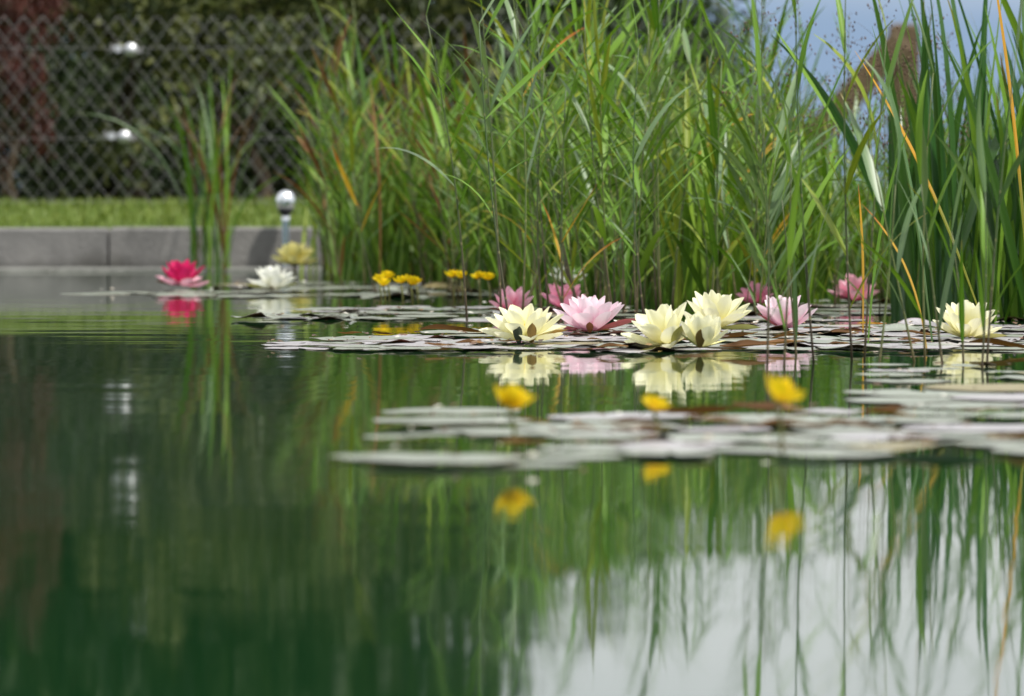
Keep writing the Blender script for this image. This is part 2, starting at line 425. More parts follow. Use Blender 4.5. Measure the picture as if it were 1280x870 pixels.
mb = MB(); lathe(mb, [(.0, zt), (.012, zt - .001), (.024, zt - .009), (.031, zt - .022), (.033, zt - .036), (.031, zt - .054), (.026, zt - .06), (0, zt - .06)][::-1], 24); new('domed_head', mb.mesh('domed_head', CHROME), sp_)
mb = MB(); lathe(mb, [(0, zt - .078), (.022, zt - .078), (.024, zt - .07), (.024, zt - .0595), (0, zt - .0595)], 20); new('collar', mb.mesh('collar', RUBBER), sp_)
mb = MB(); lathe(mb, [(.014, -.05), (.014, .05), (.014, .12), (.0135, zt - .1), (.0135, zt - .0775), (0, zt - .0775)], 20); new('pole', mb.mesh('pole', CHROME), sp_)

# ------------------------------------------------------------------ wooden frame at the right
m = Mat('weathered_wood'); o = m.obj()
wn = m.noise(m.n('ShaderNodeMapping', {0: o, 'Scale': (14, 14, 1.5)}).outputs[0], 4, 5, .6)
WOOD = m.out(m.pbr(m.ramp(wn, (.3, (.05, .036, .022)), (.55, (.11, .078, .045)), (.75, (.17, .125, .08))), .75, .25, 0, m.bump(wn, .004)))
WD = 30.0; WK = WD / 18.2; wx = lambda p: (p - 640) / F * WD
fr = thing('wooden_frame', 'blurred brown wooden post with a slanting brace against the blue sky', 'wooden frame', (wx(1130), WD, 0))
apex = zat(30, WD)
mb = MB(); box(mb, (-.055 * WK, -.055 * WK, GZ - .05), (.055 * WK, .055 * WK, apex), .02); new('post', mb.mesh('frame_post', WOOD, smooth=False), fr)
ln = math.hypot(wx(1130) - wx(960), apex - zat(215, WD))
mb = MB(); box(mb, (-.05 * WK, -.045 * WK, -ln), (.05 * WK, .045 * WK, .0), .02)
new('brace', mb.mesh('frame_brace', WOOD, smooth=False), fr, (-.02, -.102 * WK, apex - .06 * WK), (0, math.atan2(wx(1130) - wx(960), apex - zat(215, WD)), 0))

# ------------------------------------------------------------------ trees and shrubs behind the fence
def foliage_mat(name, a, b, c):
    m = Mat(name); r = m.rand()
    col = m.ramp(r, (0, a), (.55, b), (1, c))
    p = m.pbr(col, .5, .4); t = m.n('ShaderNodeBsdfTranslucent', {0: col}).outputs[0]
    return m.out(m.n('ShaderNodeMixShader', {0: .3, 1: p, 2: t}).outputs[0])
FDARK = foliage_mat('foliage_dark', (.012, .024, .008), (.023, .043, .011), (.045, .068, .017))
FOLIVE = foliage_mat('foliage_olive', (.026, .042, .009), (.05, .07, .014), (.11, .12, .026))
FRED = foliage_mat('foliage_copper', (.05, .016, .014), (.085, .025, .018), (.12, .045, .025))
m = Mat('bark'); o = m.obj(); bn = m.noise(m.n('ShaderNodeMapping', {0: o, 'Scale': (9, 9, 2)}).outputs[0], 6, 5)
BARK = m.out(m.pbr(m.ramp(bn, (.3, (.03, .022, .015)), (.7, (.10, .075, .05))), .9, .2, 0, m.bump(bn, .02)))
def crown(seed, nclump, nleaf, size, flat=1.0):
    q = random.Random(seed); mb = MB()
    for c in range(nclump):
        while True:
            p = Vector((q.uniform(-1, 1), q.uniform(-1, 1), q.uniform(-1, 1)))
            if .25 < p.length < 1: break
        p *= .55 + .45 * p.length; cr = q.uniform(.16, .34); tone = q.random()
        for k in range(nleaf):
            o = Vector((q.gauss(0, .5), q.gauss(0, .5), q.gauss(0, .42))) * cr
            nrm = (o.normalized() + Vector((q.gauss(0, .6), q.gauss(0, .6), q.gauss(.5, .6)))).normalized()
            a = nrm.orthogonal().normalized(); a = Matrix.Rotation(q.uniform(0, 6.28), 3, nrm) @ a; b = nrm.cross(a)
            s = size * q.uniform(.6, 1.3); c0 = p + o
            r = min(1, max(0, tone * .65 + q.random() * .35))
            mb.add([c0 - a * s, c0 + b * s * .45 + nrm * s * .1, c0 + a * s, c0 - b * s * .45 + nrm * s * .1], [(0, 1, 2), (0, 2, 3)], None, r * .999)
    return mb
crowns = {}
def crown_mesh(i, mat, nm):
    k = (i, nm)
    if k not in crowns: crowns[k] = crown(100 + i, 46, 95, .05).mesh('crown', mat, smooth=False)
    return crowns[k]
def trunk_mesh(seed, h, r):
    q = random.Random(seed); mb = MB()
    pts = [Vector((q.gauss(0, .03) * i, q.gauss(0, .03) * i, h * i / 5 - .05)) for i in range(6)]
    tube(mb, pts, [r * (1.25 if i == 0 else 1 - .13 * i) for i in range(6)], 8)
    for k in range(5):
        a = q.uniform(0, 6.28); b = pts[2 + k % 4]
        e = b + Vector((math.cos(a), math.sin(a), .9)) * h * .28
        tube(mb, [b, (b + e) / 2 + Vector((0, 0, -.03)), e], [r * .5, r * .36, r * .15], 6)
    return mb.mesh('trunk', BARK)
# px centre, distance, crown centre height, crown radii (x, y, z), material, name, category, label
trees = [
 (22, 17.75, .64, (.15, .3, .55), FRED, 'copper_shrub', 'shrub', 'reddish brown shrub behind the fence at the far left edge', 0),
 (-150, 18.3, .75, (.55, .45, .75), FDARK, 'shrub', 'shrub', 'very dark green shrub behind the fence left of the reddish shrub', 1),
 (170, 18.1, .62, (.5, .42, .6), FOLIVE, 'shrub', 'shrub', 'olive green shrub behind the two bright wire tensioners on the fence', 2),
 (330, 18.0, .66, (.45, .40, .5), FOLIVE, 'shrub', 'shrub', 'olive green shrub behind the fence above the chrome spout', 3),
 (480, 18.4, .62, (.45, .42, .6), FOLIVE, 'shrub', 'shrub', 'mottled olive shrub behind the fence right of the chrome spout', 4),
 (640, 18.6, .66, (.5, .42, .62), FDARK, 'shrub', 'shrub', 'dark green shrub behind the fence and the yellow pond flowers', 5),
 (790, 18.9, .55, (.42, .42, .5), FDARK, 'shrub', 'shrub', 'dark shrub behind the reeds at the fence end', 6),
 (-90, 21.5, 2.5, (1.35, 1.2, 2.0), FDARK, 'hedge_tree', 'tree', 'tall dark tree behind the reddish shrub at the left', 7),
 (150, 20.8, 2.2, (1.1, 1.1, 1.8), FDARK, 'hedge_tree', 'tree', 'tall dark tree behind the fence above the wire tensioners', 1),
 (350, 21.4, 2.3, (1.1, 1.1, 1.9), FDARK, 'hedge_tree', 'tree', 'tall dark tree rising behind the olive shrub and chrome spout', 3),
 (465, 21.0, 1.75, (.68, .9, 1.35), FOLIVE, 'hedge_tree', 'tree', 'olive green tree behind the left edge of the reeds', 5),
 (665, 21.6, .95, (.55, .8, .72), FDARK, 'hedge_tree', 'tree', 'small dark tree behind the reeds at the right end of the fence', 2),
 (-420, 21, 2.3, (1.3, 1.2, 2.0), FDARK, 'hedge_tree', 'tree', 'dark tree out past the left end of the fence', 6),
 (60, 24.5, 2.8, (1.8, 1.2, 2.4), FDARK, 'hedge_tree', 'tree', 'deep dark tree filling the gap behind the left trees', 4),
 (330, 25, 2.8, (1.7, 1.2, 2.4), FDARK, 'hedge_tree', 'tree', 'dark background tree between the trees over the chrome spout', 0),
 (430, 25.5, 1.9, (.9, 1.1, 1.5), FDARK, 'hedge_tree', 'tree', 'dark background tree behind the olive tree and the reeds', 7),
]
near = ['left of the reddish shrub', 'behind the reddish shrub', 'behind the lower wire tensioner', 'behind the lone sedge tuft', 'behind the chrome spout', 'behind the left end of the reeds', 'behind the yellow pair', 'behind the fence end', 'out past the left end of the fence']
for i, px in enumerate((-120, 20, 140, 255, 375, 490, 610, 740, -260)):
    trees.append((px, 19.3 + .25 * (i % 3), .30, (.5, .4, .52), (FDARK, FDARK, FOLIVE)[i % 3 if i > 2 else 0], 'shrub', 'shrub', f'low dark shrub in the hedge {near[i]}', i % 8))
for i, px in enumerate((-190, -40, 90, 200, 300, 420, 540, 660, 780)):
    trees.append((px, 22.6, .35, (.7, .4, .75), FDARK, 'shrub', 'shrub', f'dark shrub at the back of the hedge {near[i]}', (i + 3) % 8))
for px, d, zc, rad, mt, nm, cat, lab, sd in trees:
    t = thing(nm, lab, cat, ((px - 640) / F * d, d, GZ), 0, 'trees behind the fence' if cat == 'tree' else 'shrubs behind the fence')
    new('crown', crown_mesh(sd, mt, mt.name), t, (0, 0, zc), (0, 0, sd * .8 + px), rad)
    new('trunk', trunk_mesh(int(px * 7) % 977, max(.3, zc + rad[2] * .2), .035 * rad[0] + .015), t)

# ------------------------------------------------------------------ lily pads
def pad_mesh(seed, wav=.02, curl=0.0, curl_az=0.0, curl_w=.8):
    """unit radius notched leaf; part of the rim may turn up and show the red underside"""
    q = random.Random(seed); mb = MB()
    n, rings = 30, [.0, .3, .6, .82, .93, 1.0]
    ph = [q.uniform(0, 6.28) for _ in range(5)]
    notch = .16; vs, fs, uv = [(0, 0, .0)], [], [(0, 0)]
    for j, rr in enumerate(rings[1:]):
        for k in range(n + 1):
            a = notch * (1 - .35 * rr) + (2 * math.pi - 2 * notch * (1 - .35 * rr)) * k / n
            ir = rr * (1 + .03 * math.sin(3 * a + ph[0]) + .015 * math.sin(7 * a + ph[1]))
            z = wav * rr ** 3 * (math.sin(3 * a + ph[2]) + .8 * math.sin(6 * a + ph[3]) + .5 * math.sin(11 * a + ph[4]))
            x, y = ir * math.cos(a), ir * math.sin(a)
            if curl:
                da = abs((a - curl_az + math.pi) % (2 * math.pi) - math.pi)
                c = max(0, 1 - da / curl_w); c = c * c * (3 - 2 * c)
                lift = curl * c * max(0, rr - .55) / .45
                x *= 1 - .55 * lift * lift; y *= 1 - .55 * lift * lift; z += .2 * lift * (1 + .4 * lift)
            vs.append((x, y, z)); uv.append((k / n, rr))
    for k in range(n): fs.append((0, 1 + k, 2 + k))
    w_ = n + 1
    for j in range(len(rings) - 2):
        for k in range(n):
            a = 1 + j * w_ + k; fs.append((a, a + w_, a + w_ + 1, a + 1))
    # thin rim that gives the leaf its thickness
    o = 1 + (len(rings) - 2) * w_; b = len(vs)
    for k in range(w_): x, y, z = vs[o + k]; vs.append((x * .997, y * .997, z - .008)); uv.append((k / n, 1))
    for k in range(n): fs.append((o + k, b + k, b + k + 1, o + k + 1))
    mb.add(vs, fs, uv, 0.5)
    return mb
PADS = [pad_mesh(i, rnd.uniform(.004, .014)).mesh('lily_pad', PADG) for i in range(10)]
CURLS = [pad_mesh(50 + i, .02, rnd.uniform(.35, .8), R(a), rnd.uniform(.5, .9)).mesh('lily_pad', PADG) for i, a in enumerate((260, 280, 235, 300, 90, 200, 330, 270))]

# flowers, placed first because the pads and reeds are described by them
#  key: (x, waterline row, width px, colour word, label)
LILIES = [
 ('two_sepal', 657, 431, 98, 'cream', 'open cream water lily with two dark sepals in front, left of the pale pink one'),
 ('pale_pink', 738, 420, 88, 'pale_pink', 'large pale pink water lily with a rosy sepal stretched out to its right'),
 ('cream_left', 833, 438, 84, 'cream', 'open cream water lily leaning left, in front in the cream trio'),
 ('cream_back', 893, 424, 88, 'cream', 'raised cream water lily with tall petals, at the back of the cream trio'),
 ('cream_small', 876, 440, 56, 'cream', 'small half-closed cream water lily, lowest and right in the cream trio'),
 ('pink_right', 980, 417, 68, 'pale_pink', 'cup-shaped pink water lily crossed by green reed stems, right of the cream trio'),
 ('pink_behind', 945, 394, 50, 'mid_pink', 'small blurred pink water lily behind the cup-shaped pink one'),
 ('rose', 1067, 381, 64, 'pink', 'rose pink water lily with dark base near the bright green reeds at right'),
 ('cream_right', 1207, 428, 82, 'cream', 'lone cream water lily among reed stems at the far right'),
 ('pink_far', 640, 395, 54, 'pink', 'blurred pink water lily behind the cream one with two dark sepals'),
 ('pink_twin', 705, 391, 56, 'mid_pink', 'blurred deep pink water lily directly behind the pale pink one'),
 ('white_far', 711, 383, 44, 'white', 'small blurred white water lily behind the deep pink one'),
 ('crimson', 227, 361, 68, 'red', 'crimson water lily floating alone before the grey wall'),
 ('white', 341, 366, 54, 'white', 'pure white water lily beside the pale yellow one near the chrome spout'),
 ('lemon', 368, 347, 54, 'lemon', 'pale yellow water lily raised under the chrome spout'),
]
LANDMARK = [
 (657, 431, 'the two-sepal cream lily'), (738, 420, 'the large pale pink lily'), (833, 438, 'the left-leaning cream lily'),
 (893, 424, 'the raised cream lily'), (980, 417, 'the cup-shaped pink lily'),
 (945, 384, 'the small pink lily'), (1067, 381, 'the rose pink lily'), (1207, 428, 'the lone cream lily'),
 (640, 395, 'the blurred pink lily'), (705, 389, 'the deep pink lily'), (227, 361, 'the crimson lily'),
 (341, 366, 'the white lily'), (368, 347, 'the pale yellow lily'),
 (480, 380, 'the cluster of yellow blossoms'), (575, 378, 'the pair of yellow blossoms'), (605, 380, 'the twin yellow blossoms'),
 (638, 561, 'the front left yellow flower'), (817, 545, 'the small front yellow flower'), (972, 572, 'the slanting yellow flower'),
]
def where(x, yw):
    best = min(LANDMARK, key=lambda l: ((l[0] - x) / 60) ** 2 + ((l[1] - yw) / 12) ** 2)
    dx, dy = x - best[0], yw - best[1]
    if abs(dx) > 45 and abs(dx) / 60 > abs(dy) / 14:
        far = 'well ' if abs(dx) > 170 else ''
        return f"{far}{'right' if dx > 0 else 'left'} of {best[2]}"
    return f"{'before' if dy > 0 else 'behind'} {best[2]}" + (f", {'right' if dx > 0 else 'left'}" if abs(dx) > 28 else '')

# pads: row belts  (x from, x to, near row, far row, count, size range in m, belt words)
pad_spots = []
def belt(x0, x1, y0, y1, n, s0, s1, words, fn=None, gap=.68):
    tries = 0
    c = 0
    while c < n and tries < n * 60:
        tries += 1
        # even cover on the water, not on the picture
        d0, d1 = dist(y0), dist(y1); d = rnd.uniform(d0, d1); yw = HOR + H * F / d
        x = rnd.uniform(x0, x1)
        if fn and not fn(x, yw): continue
        s = rnd.uniform(s0, s1) / 2; p = Vector(((x - 640) / F * d, d, 0))
        if any((p - q).length < (s + t) * gap for q, t, *_ in pad_spots): continue
        pad_spots.append((p, s, x, yw, words)); c += 1
left_edge = lambda x, y: x > 350 + max(0, 438 - y) * -2 + max(0, y - 433) * 9 + max(0, 431 - y) * 17
belt(340, 1420, 440, 407, 165, .09, .19, 'main belt of flowering lilies', left_edge)
belt(330, 780, 401, 386, 42, .10, .20, 'strip of pads behind the flowering lilies', lambda x, y: x > 330 + (401 - y) * 5)
belt(120, 760, 372, 354, 50, .13, .22, 'pads near the far wall', lambda x, y: (x > 300 or (y > 365 and x < 330)))
belt(900, 1300, 402, 376, 36, .13, .22, 'pads under the reeds at right', lambda x, y: not (1080 < x < 1260 and 386 < y < 402))
belt(540, 1420, 553, 519, 66, .10, .21, 'blurred front belt of pads', lambda x, y: x > 545 + max(0, y - 530) * 6, .84)
belt(690, 1400, 573, 556, 22, .10, .19, 'blurred front belt of pads', None, .84)
belt(480, 690, 582, 574, 5, .09, .16, 'blurred front belt of pads')
belt(465, 540, 553, 549, 3, .06, .11, 'blurred front belt of pads')
belt(1080, 1400, 508, 489, 13, .15, .24, 'blurred front belt of pads', lambda x, y: x > 1075 + abs(y - 499) * 5)
belt(1090, 1300, 478, 455, 9, .06, .13, 'scattered small pads by the right reeds')
used = {}
for i, (p, s, x, yw, words) in enumerate(pad_spots):
    curly = rnd.random() < (.24 if yw < 450 else .12)
    me = rnd.choice(CURLS) if curly else rnd.choice(PADS)
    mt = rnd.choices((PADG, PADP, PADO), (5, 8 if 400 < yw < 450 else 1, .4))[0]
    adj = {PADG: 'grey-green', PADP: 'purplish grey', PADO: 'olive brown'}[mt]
    size = 'small' if s < .065 else 'large' if s > .088 else 'medium'
    lab = f"{size} {adj} {'upturned' if curly else 'flat'} lily pad {where(x, yw)}"
    o = thing('lily_pad', lab, 'lily pad', p + Vector((0, 0, .0012 + .0013 * (i % 5))), 0, words, me)
    o.rotation_euler = (rnd.gauss(0, .004), rnd.gauss(0, .004), rnd.uniform(-.5, .5) if curly else rnd.uniform(0, 6.28)); o.scale = (s, s * rnd.uniform(.88, 1), s * (.55 if yw > 480 else .9))
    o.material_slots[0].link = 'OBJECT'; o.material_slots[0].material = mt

# hand-placed curled brown leaves on the pads
DRY = [(565, 421, .16, 'brown curled lily leaf left of the two-sepal cream lily', 75), (868, 434, .10, 'dark brown folded leaf beside the small half-closed cream lily', 40),
       (915, 428, .13, 'olive brown folded leaf right of the cream trio', 60), (975, 437, .12, 'dark brown folded leaf below the cup-shaped pink lily', 90),
       (935, 441, .13, 'rusty curled leaf on the near edge of the pads right of the cream trio', 70), (765, 442, .08, 'small rusty leaf scrap in front of the pale pink lily', 85),
       (1255, 441, .16, 'olive brown bowed lily leaf right of the lone cream lily', 80), (1150, 425, .09, 'brown leaf scrap left of the lone cream lily', 95),
       (870, 527, .16, 'long blurred brown curled leaf on the front pads below the cream trio', 95), (960, 522, .12, 'blurred rusty leaf on the front pads above the slanting yellow flower', 80),
       (790, 541, .10, 'blurred dark brown leaf beside the small yellow flower stalk', 60), (1240, 530, .07, 'blurred green folded leaf on the front pads at right', 50), (1110, 530, .09, 'blurred brown leaf scrap in the middle of the front pads', 85),
       (1090, 412, .08, 'tan dry leaf lying below the rose pink lily', 80)]
def dry_mesh(seed, wid):
    mb = MB(); q = random.Random(seed); vs, fs, uv = [], [], []; n = 8
    for i in range(n + 1):
        t = i / n; hw = wid * math.sin(math.pi * min(.97, .04 + t)) ** .7 * (1 + .2 * math.sin(9 * t + seed))
        for k in range(5):
            a = (k / 4 - .5) * 2; th = a * 1.25
            vs.append((t - .5, hw * math.sin(th), hw * (1 - math.cos(th)) * .9 + .03 * math.sin(5 * t + seed) + .07 * (t - .5) ** 2)); uv.append((k / 4, t))
    for i in range(n):
        for k in range(4): fs.append((i * 5 + k, i * 5 + k + 1, i * 5 + k + 6, i * 5 + k + 5))
    mb.add(vs, fs, uv); return mb.mesh('curled_leaf', BROWN)
for i in range(26):
    x, yw = rnd.uniform(430, 1270), rnd.uniform(410, 441)
    if x < 520 and yw < 424: continue
    DRY.append((x, yw, rnd.uniform(.04, .09), f"small brown leaf scrap {where(x, yw)}", 80))
for i in range(18):
    x, yw = rnd.uniform(600, 1275), rnd.uniform(522, 568)
    DRY.append((x, yw, rnd.uniform(.04, .10), f"blurred brown scrap on front pads {where(x, yw)}", 80))
for i, (x, yw, ln, lab, az) in enumerate(DRY):
    o = thing('curled_leaf', lab, 'dry leaf', at(x, yw, .011), 0, 'dry curled leaves on the pads', dry_mesh(i, .13))
    o.rotation_euler = (R(rnd.uniform(-25, 25)), R(rnd.uniform(-5, 5)), R(rnd.uniform(-25, 25))); ln *= .72; o.scale = (ln, ln * .8, ln * .8)
    o.material_slots[0].link = 'OBJECT'
    o.material_slots[0].material = SEDGE if 'green' in lab else ORANGE if 'tan' in lab else BROWN

mb = MB()
for i in range(700):
    p, s, x, yw, _ = rnd.choice(pad_spots)
    a = rnd.uniform(0, 6.28); q = p + Vector((math.cos(a), math.sin(a), 0)) * s * rnd.uniform(.2, .84)
    z = rnd.uniform(.009, .013); r_ = rnd.uniform(.0012, .0042)
    vs = [q + Vector((math.cos(k * 1.257) * r_ * 1.7, math.sin(k * 1.257) * r_, z + rnd.uniform(0, .004))) for k in range(5)] + [q + Vector((0, 0, z + r_))]
    mb.add(vs, [(k, (k + 1) % 5, 5) for k in range(5)])
for i in range(70):
    d = rnd.uniform(7, 12); q = Vector((rnd.uniform(-.05, .11) * d, d, 0)); r_ = rnd.uniform(.0006, .0014)
    vs = [q + Vector((math.cos(k * 1.257) * r_ * 1.6, math.sin(k * 1.257) * r_, .0004)) for k in range(5)] + [q + Vector((0, 0, r_ * .6))]
    mb.add(vs, [(k, (k + 1) % 5, 5) for k in range(5)])
m = Mat('pond_specks'); SPK = m.out(m.pbr(m.ramp(m.rand(), (.0, (.03, .02, .012)), (.5, (.12, .06, .03)), (.72, (.22, .14, .07)), (.93, (.6, .58, .52))), .5, .5))
kind(new('pond_debris', mb.mesh('pond_debris', SPK)), 'stuff')

# ------------------------------------------------------------------ water lilies
def petal_mesh(name, cup, arch, W=.36, point=.9):
    mb = MB(); vs, fs, uv = [], [], []; n = 7
    p = Vector((0, 0, 0))
    for i in range(n + 1):
        t = i / n; el = -arch * .55 + arch * 1.5 * t - arch * .55 * t * t
        tan = Vector((math.cos(el), 0, math.sin(el))); up = Vector((-math.sin(el), 0, math.cos(el)))
        wv = (.34 + .66 * math.sin(math.pi / 2 * min(1, t / .6))) if t < .6 else max(.02, math.cos((t - .6) / .4 * math.pi / 2)) ** point
        hw = W / 2 * wv
        for k in range(5):
            a = (k - 2) / 2
            vs.append(p + Vector((0, a * hw, 0)) + up * (cup * hw * a * a)); uv.append((k / 4, t))
        p = p + tan / n
    for i in range(n):
        for k in range(4): fs.append((i * 5 + k, i * 5 + k + 1, i * 5 + k + 6, i * 5 + k + 5))
    mb.add(vs, fs, uv, 0.0); return mb.mesh(name, PET['cream'])
PM = [petal_mesh('petal', c, a, w_, pt) for c, a, w_, pt in ((.55, .6, .46, .46), (.48, .75, .43, .44), (.62, .5, .48, .5), (.55, .85, .44, .42))]
SM = [petal_mesh('sepal', .55, .35, .30, .85), petal_mesh('sepal', .45, .2, .26, .9)]
mb = MB()
for i in range(46):
    a = rnd.uniform(0, 6.28); rr = rnd.uniform(.02, .16); tilt = rr * 3.2
    b = Vector((math.cos(a) * rr * .6, math.sin(a) * rr * .6, .04)); e = b + Vector((math.cos(a) * math.sin(tilt), math.sin(a) * math.sin(tilt), math.cos(tilt))) * rnd.uniform(.22, .34)
    tube(mb, [b, (b + e) / 2 + Vector((math.cos(a), math.sin(a), 0)) * .02, e], [.012, .016, .008], 4)
STM = mb.mesh('stamens', STAM)
rings = {   # whorls from the outside in: (petals, elevation, relative length)
 'two_sepal': [(7, 15, 1), (7, 33, 1.0), (6, 50, .9), (4, 66, .74)], 'pale_pink': [(8, 33, 1), (7, 46, .98), (6, 60, .93), (4, 74, .82)],
 'cream_left': [(6, 14, 1.02), (6, 34, 1.04), (6, 52, 1.02), (4, 70, .92)], 'cream_back': [(6, 32, 1.02), (6, 44, 1.04), (5, 58, 1.0), (3, 74, .9)],
 'cream_small': [(5, 46, 1), (5, 60, 1.02), (4, 70, 1), (3, 80, .9)], 'pink_right': [(7, 38, 1), (6, 50, 1.02), (5, 63, .98), (3, 76, .88)],
 'pink_behind': [(6, 30, 1), (6, 50, 1), (4, 68, .95)], 'rose': [(7, 26, 1), (6, 44, 1), (5, 60, .97), (3, 74, .9)],
 'cream_right': [(7, 27, 1), (7, 45, 1.02), (6, 60, 1.0), (4, 76, .95)], 'pink_far': [(6, 32, 1), (6, 52, 1), (5, 68, .97)],
 'pink_twin': [(6, 35, 1), (6, 53, 1), (5, 68, .97)], 'white_far': [(6, 30, 1), (6, 50, 1), (5, 68, .95)],
 'crimson': [(6, 16, 1), (6, 42, .95), (6, 58, .92), (4, 72, .86)], 'white': [(7, 26, 1), (7, 46, 1), (6, 62, .96), (4, 76, .9)],
 'lemon': [(7, 22, 1), (7, 42, 1), (6, 58, .97), (4, 74, .9)],
}
sepals = {  # azimuth (0 right, 90 away, 270 towards the viewer), elevation, colour, length
 'two_sepal': [(3, 12, 'tan', .95), (255, 76, 'green', .52), (283, 74, 'brown', .52), (150, 10, 'lime', .9)],
 'pale_pink': [(-4, 13, 'rose', 1.2), (268, 48, 'rust', .40), (180, 12, 'rose', .8), (95, 15, 'rose', .9)],
 'cream_left': [(185, 2, 'lime', 1.05), (300, 42, 'lime', .85), (255, 4, 'tan', .8), (80, 20, 'lime', .9)],
 'cream_back': [(-8, 9, 'lime', 1.15), (100, 25, 'lime', .9), (190, 18, 'lime', .9), (262, 30, 'lime', .5)],
 'cream_small': [(262, 66, 'brown', .66), (200, 30, 'lime', .8), (20, 20, 'lime', .8), (120, 30, 'lime', .9)],
 'pink_right': [(200, 30, 'rose', .85), (300, 30, 'rose', .7), (20, 30, 'rose', .8), (90, 30, 'rose', .8)],
 'cream_right': [(-8, 6, 'lime', 1.05), (235, 18, 'lime', .8), (190, 20, 'lime', .9), (100, 20, 'lime', .9)],
 'rose': [(240, 14, 'rust', .8), (320, 14, 'rust', .8), (60, 14, 'rust', .8), (150, 14, 'rust', .8)],
 'white': [(272, 66, 'brown', .45), (185, 12, 'lime', 1.05), (10, 14, 'lime', 1), (95, 14, 'lime', 1)],
}
tilt = {'two_sepal': (-.10, -.05), 'pale_pink': (-.06, -.05), 'cream_left': (-.16, -.28), 'cream_back': (-.04, .12), 'cream_small': (-.06, .10), 'pink_right': (.03, .02),
        'cream_right': (-.05, .03), 'crimson': (-.05, .0), 'rose': (-.05, .05)}
scl = {'cream_back': .84, 'pale_pink': .88, 'pink_right': .95, 'two_sepal': .96, 'cream_left': 1.1, 'cream_small': .94, 'cream_right': .93, 'rose': .9, 'white': .95}
lift = {'cream_back': .012, 'lemon': .03, 'white_far': .045, 'pink_behind': .016}
for key, x, yw, wpx, colr, lab in LILIES:
    q = random.Random(hash(key) % 1000 if False else sum(map(ord, key)))
    d = dist(yw); Ln = wpx * d / F / 2 / math.cos(R(rings[key][0][1])) * 1.1 * scl.get(key, .92)
    root = thing('water_lily', lab, 'water lily', at(x, yw, .007 + lift.get(key, 0)), 0, 'water lilies in bloom')
    root.rotation_euler = (-tilt.get(key, (-.05, 0))[0] * 1.0, tilt.get(key, (0, 0))[1], 0)
    for j, (cnt, el, sc) in enumerate(rings[key]):
        a0 = q.uniform(0, 6.28)
        for k in range(cnt):
            az = a0 + (k + q.uniform(-.14, .14)) * 2 * math.pi / cnt
            e = R(el + q.gauss(0, 4)); l2 = Ln * sc * q.uniform(.93, 1.05)
            mt = PET[colr]
            if key == 'crimson' and j == 0: mt = PET['blush']
            r0 = Ln * (.10 - .02 * j)
            p = new('petal', q.choice(PM), root, (r0 * math.cos(az), r0 * math.sin(az), Ln * (.04 + .03 * j)), None, (l2, l2 * q.uniform(.9, 1.1), l2), mt)
            p.rotation_euler = (q.gauss(0, .06), -e, az)
    for az, el, cl, ls in sepals.get(key, [(q.uniform(0, 90) + 90 * k, 12, 'rust' if 'pink' in colr or colr == 'red' else 'lime', .85) for k in range(4)]):
        a = R(az); l2 = Ln * ls; r0 = Ln * (.07 if el < 40 else .62 if el > 70 else .34)
        s_ = new('sepal', SM[0] if el > 40 else SM[1], root, (r0 * math.cos(a), r0 * math.sin(a), Ln * .015), None, (l2, l2 * (1.5 if el > 40 else .85), l2), SEP[cl])
        s_.rotation_euler = ((-.6 if abs(az) < 30 else .6 if 150 <= az <= 200 else 0) if el < 15 else 0, -R(el), a)
        if cl in ('green', 'brown') and key in ('two_sepal',): s_['label'] = 'dark sepal standing up in front of the petals' if cl == 'green' else 'brown sepal standing up in front of the petals'
        if key == 'pale_pink' and cl == 'rose' and ls > 1: s_['label'] = 'long rosy sepal stretched out to the right'
    new('stamens', STM, root, (0, 0, Ln * .06), None, Ln * 1.1)['kind'] = 'stuff'
    if lift.get(key, 0) > .01:
        mb = MB(); tube(mb, [Vector((0, 0, .004)), Vector((.002, 0, -.03)), Vector((.004, 0, -.1))], [.005, .005, .005], 8); new('stalk', mb.mesh('stalk', STALK), root)

# ------------------------------------------------------------------ little yellow flowers on stalks
YP = [petal_mesh('petal', .35, .55, .62, .55), petal_mesh('petal', .4, .8, .66, .5)]
YEL = [  # x, flower row, waterline row, width px, label
 (638, 497, 561, 50, 'blurred yellow flower over the front pads below the two-sepal cream lily', .18),
 (817, 503, 545, 33, 'small blurred yellow flower low over the front pads below the cream trio', .3),
 (972, 486, 572, 52, 'large slanting blurred yellow flower over the front pads below the cup-shaped pink lily', .35),
 (474, 348, 380, 15, 'left blossom of the yellow cluster near the left edge of the reeds', 0), (484, 343, 379, 15, 'upper right blossom of the yellow cluster near the left edge of the reeds', .1),
 (479, 352, 381, 17, 'lowest blossom of the yellow cluster near the left edge of the reeds', .1),
 (501, 349, 382, 15, 'lone small yellow blossom just right of the yellow cluster', 0), (513, 350, 381, 18, 'wider yellow blossom right of the lone small one', .1), (520, 351, 380, 13, 'smallest yellow blossom touching the wider one', 0),
 (565, 342, 378, 15, 'left blossom of the yellow pair left of the blurred pink lily', 0), (576, 343, 378, 15, 'right blossom of the yellow pair left of the blurred pink lily', 0),
 (598, 344, 380, 15, 'left of the twin yellow blossoms among stems above the blurred pink lily', 0), (610, 345, 380, 15, 'right of the twin yellow blossoms among stems above the blurred pink lily', 0),
]
